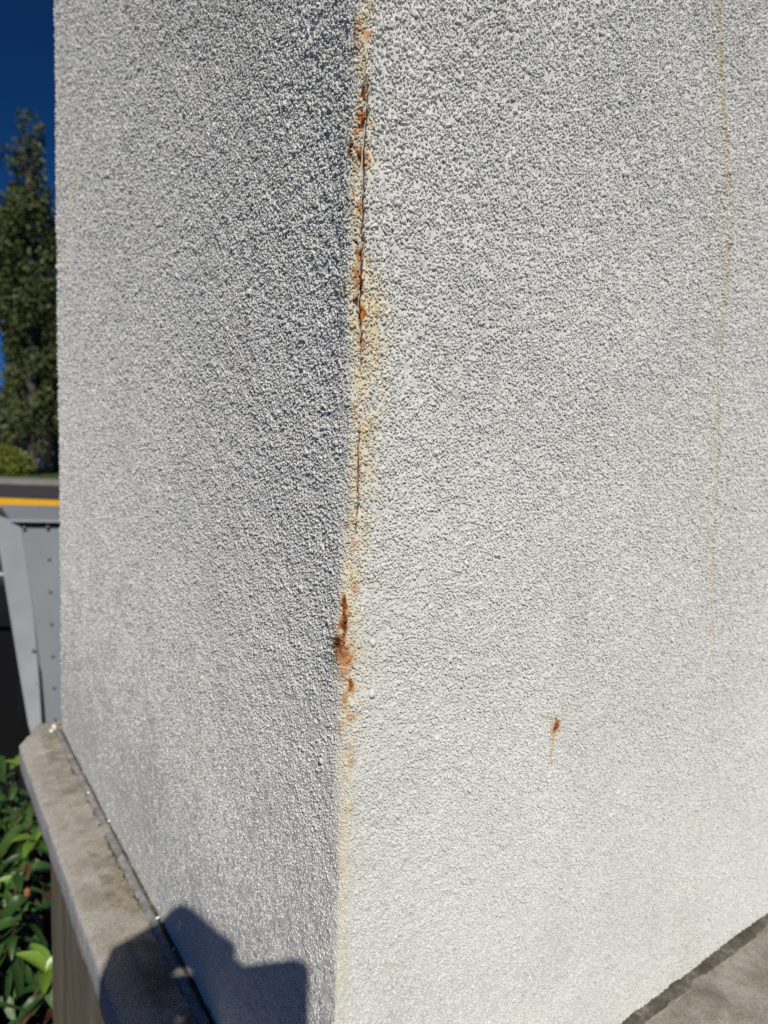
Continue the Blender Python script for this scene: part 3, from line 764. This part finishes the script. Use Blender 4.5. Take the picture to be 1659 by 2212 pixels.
# ------------------------------------------------------------------ evergreen shrubs
def leaf_mesh(name, mat, L, W, curl, fold):
    NU, NV = 9, 5
    vs = []; fs = []
    for i in range(NU):
        t_ = i / (NU - 1)
        w = W * (math.sin(math.pi * (0.04 + 0.95 * t_) ** 0.85)) ** 0.8 + 0.0015
        cz = curl * (t_ - 0.2) ** 2 * L
        for j in range(NV):
            s_ = (j / (NV - 1) - 0.5) * 2
            z = fold * w * abs(s_) - cz - (0.10 * w if abs(s_) in (0.5,) else 0.0)
            vs.append((s_ * w, t_ * L, z))
    for i in range(NU - 1):
        for j in range(NV - 1):
            a_ = i * NV + j; fs.append((a_, a_ + 1, a_ + NV + 1, a_ + NV))
    me = bpy.data.meshes.new(name); me.from_pydata(vs, [], fs); me.shade_smooth(); me.materials.append(mat); return me
LEAVES = [leaf_mesh('leaf', M_LEAF, 0.074, 0.0145, 1.4, 0.35), leaf_mesh('leaf', M_LEAF, 0.060, 0.012, 0.9, 0.5),
          leaf_mesh('leaf', M_LEAF, 0.082, 0.016, 2.0, 0.28)]
YOUNG = leaf_mesh('leaf', M_LEAFN, 0.075, 0.017, 0.4, 0.6)
bd = bmesh.new(); bmesh.ops.create_icosphere(bd, subdivisions=1, radius=0.008)
for v in bd.verts: v.co.z *= 1.7
BUD = bpy.data.meshes.new('bud'); bd.to_mesh(BUD); bd.free(); BUD.materials.append(M_BUD)
SHR = [(-0.86, 1.28, 0.42, 'evergreen shrub with bright young leaves nearest the plinth wall'),
       (-1.12, 1.36, 0.42, 'glossy evergreen shrub at the bottom left corner of the picture'),
       (-1.00, 1.66, 0.44, 'glossy evergreen shrub close behind the one with young leaves'),
       (-1.34, 1.80, 0.42, 'dark evergreen shrub at the left edge, middle of the bed'),
       (-1.18, 2.06, 0.40, 'glossy evergreen shrub half hidden by the end of the stone cap'),
       (-1.55, 2.22, 0.38, 'dark evergreen shrub at the left edge towards the back'),
       (-1.40, 2.40, 0.24, 'small evergreen shrub farthest back beside the black tub')]
for si, (sx_, sy_, sh, lab) in enumerate(SHR):
    sr = random.Random(100 + si)
    root = thing('evergreen_shrub', (sx_, sy_, 0.02), lab, 'shrub', 'evergreen shrubs in the planting bed')
    for st_ in range(20):
        az = sr.random() * 6.28; ln = sh * (0.55 + 0.45 * sr.random()); sp = 0.04 + 0.20 * sr.random()
        tip = Vector((math.cos(az) * sp, math.sin(az) * sp, ln))
        mid = Vector((math.cos(az) * sp * 0.4, math.sin(az) * sp * 0.4, ln * 0.55))
        bm = bmesh.new(); bm_tube(bm, [(0, 0, -0.02), mid, tip], [0.006, 0.005, 0.003], 6)
        bm_obj('stem', bm, M_STEM, root)
        for li in range(10):
            t_ = 0.30 + 0.70 * (li / 9)
            pos = mid.lerp(tip, (t_ - 0.5) * 2) if t_ > 0.5 else Vector((0, 0, 0)).lerp(mid, t_ * 2)
            o = bpy.data.objects.new('leaf', sr.choice(LEAVES)); COL.objects.link(o); o.parent = root
            o.location = pos
            o.rotation_euler = (math.radians(sr.uniform(-12, 38)), math.radians(sr.uniform(-25, 25)), az + li * 2.4 + sr.uniform(-0.4, 0.4))
            s_ = sr.uniform(0.75, 1.15); o.scale = (s_, s_, s_)
        if sr.random() < (0.35 if si == 0 else 0.10):
            for k in range(4):
                o = bpy.data.objects.new('leaf', YOUNG); COL.objects.link(o); o.parent = root; o.location = tip + Vector((0, 0, 0.012))
                o.rotation_euler = (math.radians(sr.uniform(15, 50)), math.radians(sr.uniform(-20, 20)), k * 1.57 + sr.random())
        elif sr.random() < 0.15:
            o = bpy.data.objects.new('bud', BUD); COL.objects.link(o); o.parent = root; o.location = tip + Vector((0, 0, 0.01))

# ------------------------------------------------------------------ trees across the road
def leaf_cloud(centres, radii, n, size, seed, squash=1.0):
    r = np.random.default_rng(seed)
    centres = np.array(centres); radii = np.array(radii)
    w = radii ** 2; w = w / w.sum()
    k = r.choice(len(centres), n, p=w)
    d = r.normal(size=(n, 3)); d /= np.linalg.norm(d, axis=1, keepdims=True)
    rad = radii[k] * (0.35 + 0.75 * r.random(n) ** 0.6)
    c = centres[k] + d * rad[:, None] * np.array([1, 1, squash])
    x_ = r.normal(size=(n, 3)); x_ /= np.linalg.norm(x_, axis=1, keepdims=True)
    y_ = np.cross(x_, r.normal(size=(n, 3))); y_ /= np.linalg.norm(y_, axis=1, keepdims=True)
    s_ = size * (0.6 + 0.8 * r.random(n))[:, None]
    bend = np.cross(x_, y_) * s_ * 0.25
    V = np.stack([c - x_ * s_, c - y_ * s_ * 0.6 + bend, c + x_ * s_, c + y_ * s_ * 0.6 + bend], 1).reshape(-1, 3)
    return V, np.arange(4 * n).reshape(n, 4)
def poplar(xy, hgt, wid, seed, label, n=10500, trunk_h=1.5):
    r = random.Random(seed)
    root = thing('poplar_tree', (xy[0], xy[1], 0.1), label, 'tree', 'trees across the road')
    bm = bmesh.new()
    bm_tube(bm, [(0, 0, -0.2), (0.05, 0, hgt * 0.3), (-0.06, 0.05, hgt * 0.6), (0.0, 0, hgt * 0.92)], [0.24, 0.16, 0.08, 0.015], 8)
    bm_obj('trunk', bm, M_BARK, root)
    cs, rs = [], []
    for i in range(40):
        t_ = (i + 0.5) / 40
        z = trunk_h + (hgt - trunk_h) * t_
        env = wid * min(1.0, (1.0 - t_) * 9.0) ** 0.5 * (0.75 + 0.25 * math.sin(9 * t_ + seed)) * min(1, 0.5 + t_ * 4)
        az = i * 2.399 + r.uniform(-.5, .5)
        rr_ = env * r.uniform(0.25, 0.8)
        p_ = Vector((math.cos(az) * rr_, math.sin(az) * rr_, z))
        bm = bmesh.new(); bm_tube(bm, [(0, 0, z - 1.5), (p_.x * 0.6, p_.y * 0.6, z - 0.7), tuple(p_)], [0.045, 0.03, 0.01], 5)
        bm_obj('limb', bm, M_BARK, root)
        for k in range(3):
            if r.random() < 0.28: continue
            cs.append((p_.x + r.uniform(-.25, .25), p_.y + r.uniform(-.25, .25), z + r.uniform(-.4, .5))); rs.append(max(0.14, env * r.uniform(0.26, 0.5)))
    V, Q = leaf_cloud(cs, rs, n, 0.10, seed, 1.6)
    link('crown', mesh_np('crown', V, Q), root, M_CROWN)
    return root
poplar((-16.35, 31.0), 15.9, 1.9, 3, 'tallest columnar tree across the road, rising into the blue sky')
poplar((-15.0, 31.6), 11.8, 1.0, 5, 'shorter columnar tree tucked against the edge of the white pillar', n=10000)
poplar((-17.95, 32.5), 13.2, 1.2, 8, 'columnar tree at the left edge of the picture across the road', n=10000)
poplar((-17.3, 35.0), 9.5, 2.6, 12, 'low broad tree behind the columnar trees, over the house', n=14000, trunk_h=3.4)
# clipped shrub in front of the house
root = thing('olive_shrub', (-16.9, 30.3, 0.1), 'rounded yellow-green shrub on the verge below the trees', 'shrub')
V, Q = leaf_cloud([(0, 0, 0.5), (0.6, 0.1, 0.45), (-0.6, 0.2, 0.7), (-0.2, 0, 0.95), (0.35, 0, 0.75), (-1.1, 0.1, 0.6)], [0.55, 0.4, 0.6, 0.5, 0.4, 0.5], 2600, 0.07, 21)
link('foliage', mesh_np('foliage', V, Q), root, M_SHRUBF)
bm = bmesh.new(); bm_tube(bm, [(0, 0, -0.1), (0, 0, 0.6)], [0.06, 0.03], 6); bm_obj('stem', bm, M_STEM, root)

# ------------------------------------------------------------------ house behind the trees
hs = thing('house', (-20.0, 39.0, 0.1), 'tan walled house with grey porch posts behind the trees', 'house')
bm = bmesh.new(); bm_box(bm, (-6, 0, 0), (4.2, 7, 2.6)); bm_obj('wall', bm, M_TAN, hs)
bm = bmesh.new()
v = [bm.verts.new(p) for p in [(-6.5, -1.6, 2.55), (4.7, -1.6, 2.55), (4.7, 7.5, 2.55), (-6.5, 7.5, 2.55), (-6.5, 3.2, 4.6), (4.7, 3.2, 4.6)]]
for f_ in ((0, 1, 5, 4), (2, 3, 4, 5), (0, 4, 3), (1, 2, 5), (3, 2, 1, 0)): bm.faces.new([v[i] for i in f_])
bmesh.ops.recalc_face_normals(bm, faces=bm.faces)
bm_obj('roof', bm, M_ROOF, hs)
bm = bmesh.new(); bm_box(bm, (-6.4, -1.45, 2.30), (4.6, -1.3, 2.545)); bm_obj('porch_beam', bm, M_TRIM, hs)
for px_ in (-4.5, -2.0, 0.4, 2.9):
    bm = bmesh.new(); bm_box(bm, (px_, -1.45, 0), (px_ + 0.16, -1.3, 2.298)); bm_obj('porch_post', bm, M_TRIM, hs)
for wx_ in (-4.2, -1.2, 1.2):
    bm = bmesh.new(); bm_box(bm, (wx_, -0.06, 0.9), (wx_ + 1.3, -0.003, 2.1)); w_ = bm_obj('window', bm, M_TRIM, hs)
    bm = bmesh.new(); bm_box(bm, (wx_ + 0.08, -0.075, 0.98), (wx_ + 1.22, -0.063, 2.02)); bm_obj('pane', bm, M_GLASS, w_)

# ------------------------------------------------------------------ photographer (only the shadow falls into the picture)
m = NT('skin', rough=0.55, spec=0.4, color=(0.50, 0.29, 0.20)); M_SKIN = m.m
m = NT('shirt_cloth', rough=0.9, spec=0.2, color=(0.05, 0.07, 0.11)); M_SHIRT = m.m
m = NT('trouser_cloth', rough=0.9, spec=0.2, color=(0.06, 0.06, 0.07)); M_TROUS = m.m
m = NT('shoe_leather', rough=0.6, spec=0.3, color=(0.03, 0.025, 0.02)); M_SHOE = m.m
m = NT('hair', rough=0.7, spec=0.3, color=(0.03, 0.02, 0.015)); M_HAIR = m.m
m = NT('phone_glass', rough=0.25, spec=0.5, color=(0.02, 0.02, 0.022)); M_PHONE = m.m
CAMV = Vector((0, 0, 1.55))
def cv(r, u, b):                       # right, up, behind the lens in metres; the hand rises as it goes back
    r, u = r + 0.2085 * b, u + 0.743 * b
    return CAMV + RIGHT * r + UP * u - FWD * b
def skin_obj(name, verts, edges, radii, mat, parent, root=0, sub=2):
    me = bpy.data.meshes.new(name); me.from_pydata([tuple(v) for v in verts], edges, [])
    o = link(name, me, parent, mat)
    sm = o.modifiers.new('skin', 'SKIN'); sm.use_smooth_shade = True
    for i, sv in enumerate(me.skin_vertices[0].data):
        rr = radii[i]; sv.radius = rr if isinstance(rr, tuple) else (rr, rr); sv.use_root = (i == root)
    if sub:
        ss = o.modifiers.new('sub', 'SUBSURF'); ss.levels = sub; ss.render_levels = sub
    return o
person = thing('person', (0, 0, 0), 'person in dark clothes holding up a phone, casting the shadow low on the pillar', 'person')
hip = Vector((-0.10, -0.46, 0.95)); neck = Vector((-0.10, -0.45, 1.46)); head = Vector((-0.10, -0.40, 1.62))
lsh, rsh = Vector((-0.30, -0.45, 1.40)), Vector((0.10, -0.45, 1.40))
lwr = cv(-0.155, -0.075, 0.055); lel = Vector((-0.40, -0.30, 1.16))
rwr = cv(0.085, -0.16, 0.06); rel = Vector((0.22, -0.30, 1.14))
bv = [hip, Vector((-0.10, -0.46, 1.12)), Vector((-0.10, -0.455, 1.30)), neck, Vector((-0.10, -0.43, 1.53)), head, Vector((-0.10, -0.40, 1.70)),
      lsh, lel, lwr, rsh, rel, rwr,
      Vector((-0.20, -0.46, 0.88)), Vector((-0.21, -0.44, 0.48)), Vector((-0.21, -0.48, 0.09)), Vector((-0.22, -0.36, 0.045)),
      Vector((0.00, -0.46, 0.88)), Vector((0.01, -0.44, 0.48)), Vector((0.01, -0.48, 0.09)), Vector((0.02, -0.36, 0.045))]
be = [(0, 1), (1, 2), (2, 3), (3, 4), (4, 5), (5, 6), (2, 7), (7, 8), (8, 9), (2, 10), (10, 11), (11, 12), (0, 13), (13, 14), (14, 15), (15, 16), (0, 17), (17, 18), (18, 19), (19, 20)]
br = [(0.14, 0.10), (0.125, 0.095), (0.15, 0.10), 0.058, 0.055, (0.078, 0.095), (0.06, 0.07), 0.06, 0.042, 0.027, 0.06, 0.042, 0.027,
      0.085, 0.058, 0.038, 0.03, 0.085, 0.058, 0.038, 0.03]
skin_obj('body', bv, be, br, M_SKIN, person)
skin_obj('shirt', [bv[i] for i in (0, 1, 2, 3, 7, 8, 10, 11)] + [bv[8].lerp(bv[9], 0.8), bv[11].lerp(bv[12], 0.8)],
         [(0, 1), (1, 2), (2, 3), (2, 4), (4, 5), (5, 8), (2, 6), (6, 7), (7, 9)],
         [(0.155, 0.118), (0.142, 0.112), (0.165, 0.118), 0.07, 0.075, 0.055, 0.075, 0.055, 0.042, 0.042], M_SHIRT, person)
skin_obj('trousers', [hip + Vector((0, 0, 0.05)), bv[13], bv[14], bv[15], bv[17], bv[18], bv[19]], [(0, 1), (1, 2), (2, 3), (0, 4), (4, 5), (5, 6)],
         [(0.15, 0.115), 0.10, 0.075, 0.06, 0.10, 0.075, 0.06], M_TROUS, person)
for a_, b_ in ((15, 16), (19, 20)):
    skin_obj('shoe', [bv[a_] + Vector((0, -0.03, -0.045)), bv[a_].lerp(bv[b_], 0.5) + Vector((0, 0, -0.015)), bv[b_] + Vector((0, 0.05, 0.0))], [(0, 1), (1, 2)], [(0.042, 0.042), (0.048, 0.045), (0.042, 0.036)], M_SHOE, person, sub=1)
skin_obj('hair', [head + Vector((0, -0.03, 0.0)), head + Vector((0, -0.025, 0.065)), head + Vector((0, 0.03, 0.10))], [(0, 1), (1, 2)], [(0.088, 0.085), (0.086, 0.088), (0.06, 0.045)], M_HAIR, person)
# left hand: fingers bent over the left edge of the phone
def hand(name, wrist, palm, chains):
    vs = [wrist, palm]; es = [(0, 1)]; rs = [0.030, (0.040, 0.030)]
    for pts, r0 in chains:
        prev = 1
        for i, p_ in enumerate(pts):
            vs.append(p_); es.append((prev, len(vs) - 1)); prev = len(vs) - 1
            rs.append(r0[min(i, 3)] if isinstance(r0, tuple) else r0 * (1.1, 1.0, 0.92, 0.72)[min(i, 3)])
    return skin_obj(name, vs, es, rs, M_SKIN, person, root=1)
hand('hand', lwr, cv(-0.136, 0.024, 0.045), [
    ([cv(-0.142, 0.062, 0.035), cv(-0.076, 0.116, 0.012), cv(-0.036, 0.068, 0.006), cv(-0.010, 0.048, 0.008)], (0.026, 0.0105, 0.0135, 0.011)),
    ([cv(-0.106, 0.066, 0.030), cv(-0.070, 0.078, 0.006), cv(-0.032, 0.046, -0.002), cv(0.000, 0.026, -0.003)], (0.030, 0.022, 0.016, 0.011)),
    ([cv(-0.114, 0.010, 0.030), cv(-0.070, 0.024, 0.004), cv(-0.036, 0.024, -0.003), cv(0.002, 0.010, -0.004)], (0.024, 0.014, 0.014, 0.011)),
    ([cv(-0.100, -0.024, 0.032), cv(-0.068, -0.032, 0.006), cv(-0.036, -0.014, -0.002), cv(-0.005, -0.014, -0.004)], (0.022, 0.014, 0.013, 0.010)),
    ([cv(-0.128, 0.030, 0.062), cv(-0.100, 0.012, 0.055), cv(-0.050, 0.002, 0.030), cv(-0.008, -0.01, 0.019)], (0.024, 0.015, 0.014, 0.011))])
hand('hand', rwr, cv(0.087, -0.118, 0.035), [
    ([cv(0.075, -0.080, 0.010), cv(0.057, -0.072, -0.003), cv(0.030, -0.070, -0.006), cv(0.013, -0.070, -0.005)], 0.0115),
    ([cv(0.077, -0.100, 0.008), cv(0.057, -0.096, -0.004), cv(0.027, -0.094, -0.006), cv(0.009, -0.094, -0.005)], 0.0115),
    ([cv(0.075, -0.122, 0.008), cv(0.055, -0.120, -0.003), cv(0.027, -0.118, -0.005), cv(0.011, -0.118, -0.004)], 0.011),
    ([cv(0.071, -0.142, 0.012), cv(0.051, -0.142, 0.000), cv(0.027, -0.142, -0.003), cv(0.015, -0.142, -0.003)], 0.010),
    ([cv(0.081, -0.095, 0.045), cv(0.065, -0.075, 0.040), cv(0.047, -0.062, 0.030), cv(0.031, -0.055, 0.022)], 0.013)])
# phone
ph = thing('phone', CAMV, 'dark smartphone held up in the hands of the photographer', 'phone')
bm = bmesh.new()
out = []
x0, x1, y0, y1, rc = -0.016, 0.0510, -0.115, 0.0415, 0.012
for cx_, cy_, a0 in ((x1 - rc, y1 - rc, 0), (x0 + rc, y1 - rc, 90), (x0 + rc, y0 + rc, 180), (x1 - rc, y0 + rc, 270)):
    for k in range(7):
        a_ = math.radians(a0 + 15 * k); out.append((cx_ + rc * math.cos(a_), cy_ + rc * math.sin(a_)))
lay = []
for b_, ins_ in ((0.0040, 0.0012), (0.0050, 0.0), (0.0110, 0.0), (0.0120, 0.0012)):
    lay.append([bm.verts.new(cv(px_ * (1 - ins_ * 20), py_ * (1 - ins_ * 10), b_) - CAMV) for px_, py_ in out])
for A_, B_ in zip(lay, lay[1:]):
    for i in range(len(out)): bm.faces.new((A_[i], A_[(i + 1) % len(out)], B_[(i + 1) % len(out)], B_[i]))
bm.faces.new(lay[0][::-1]); bm.faces.new(lay[-1])
bmesh.ops.recalc_face_normals(bm, faces=bm.faces)
bm_obj('phone_body', bm, M_PHONE, ph)
for ly in (0.022, -0.022):   # the lenses beside the one that takes the picture
    bm = bmesh.new(); bm_tube(bm, [cv(0, ly, 0.0045) - CAMV, cv(0, ly, 0.0018) - CAMV], 0.0075, 16); bm_obj('lens', bm, M_PHONE, ph)
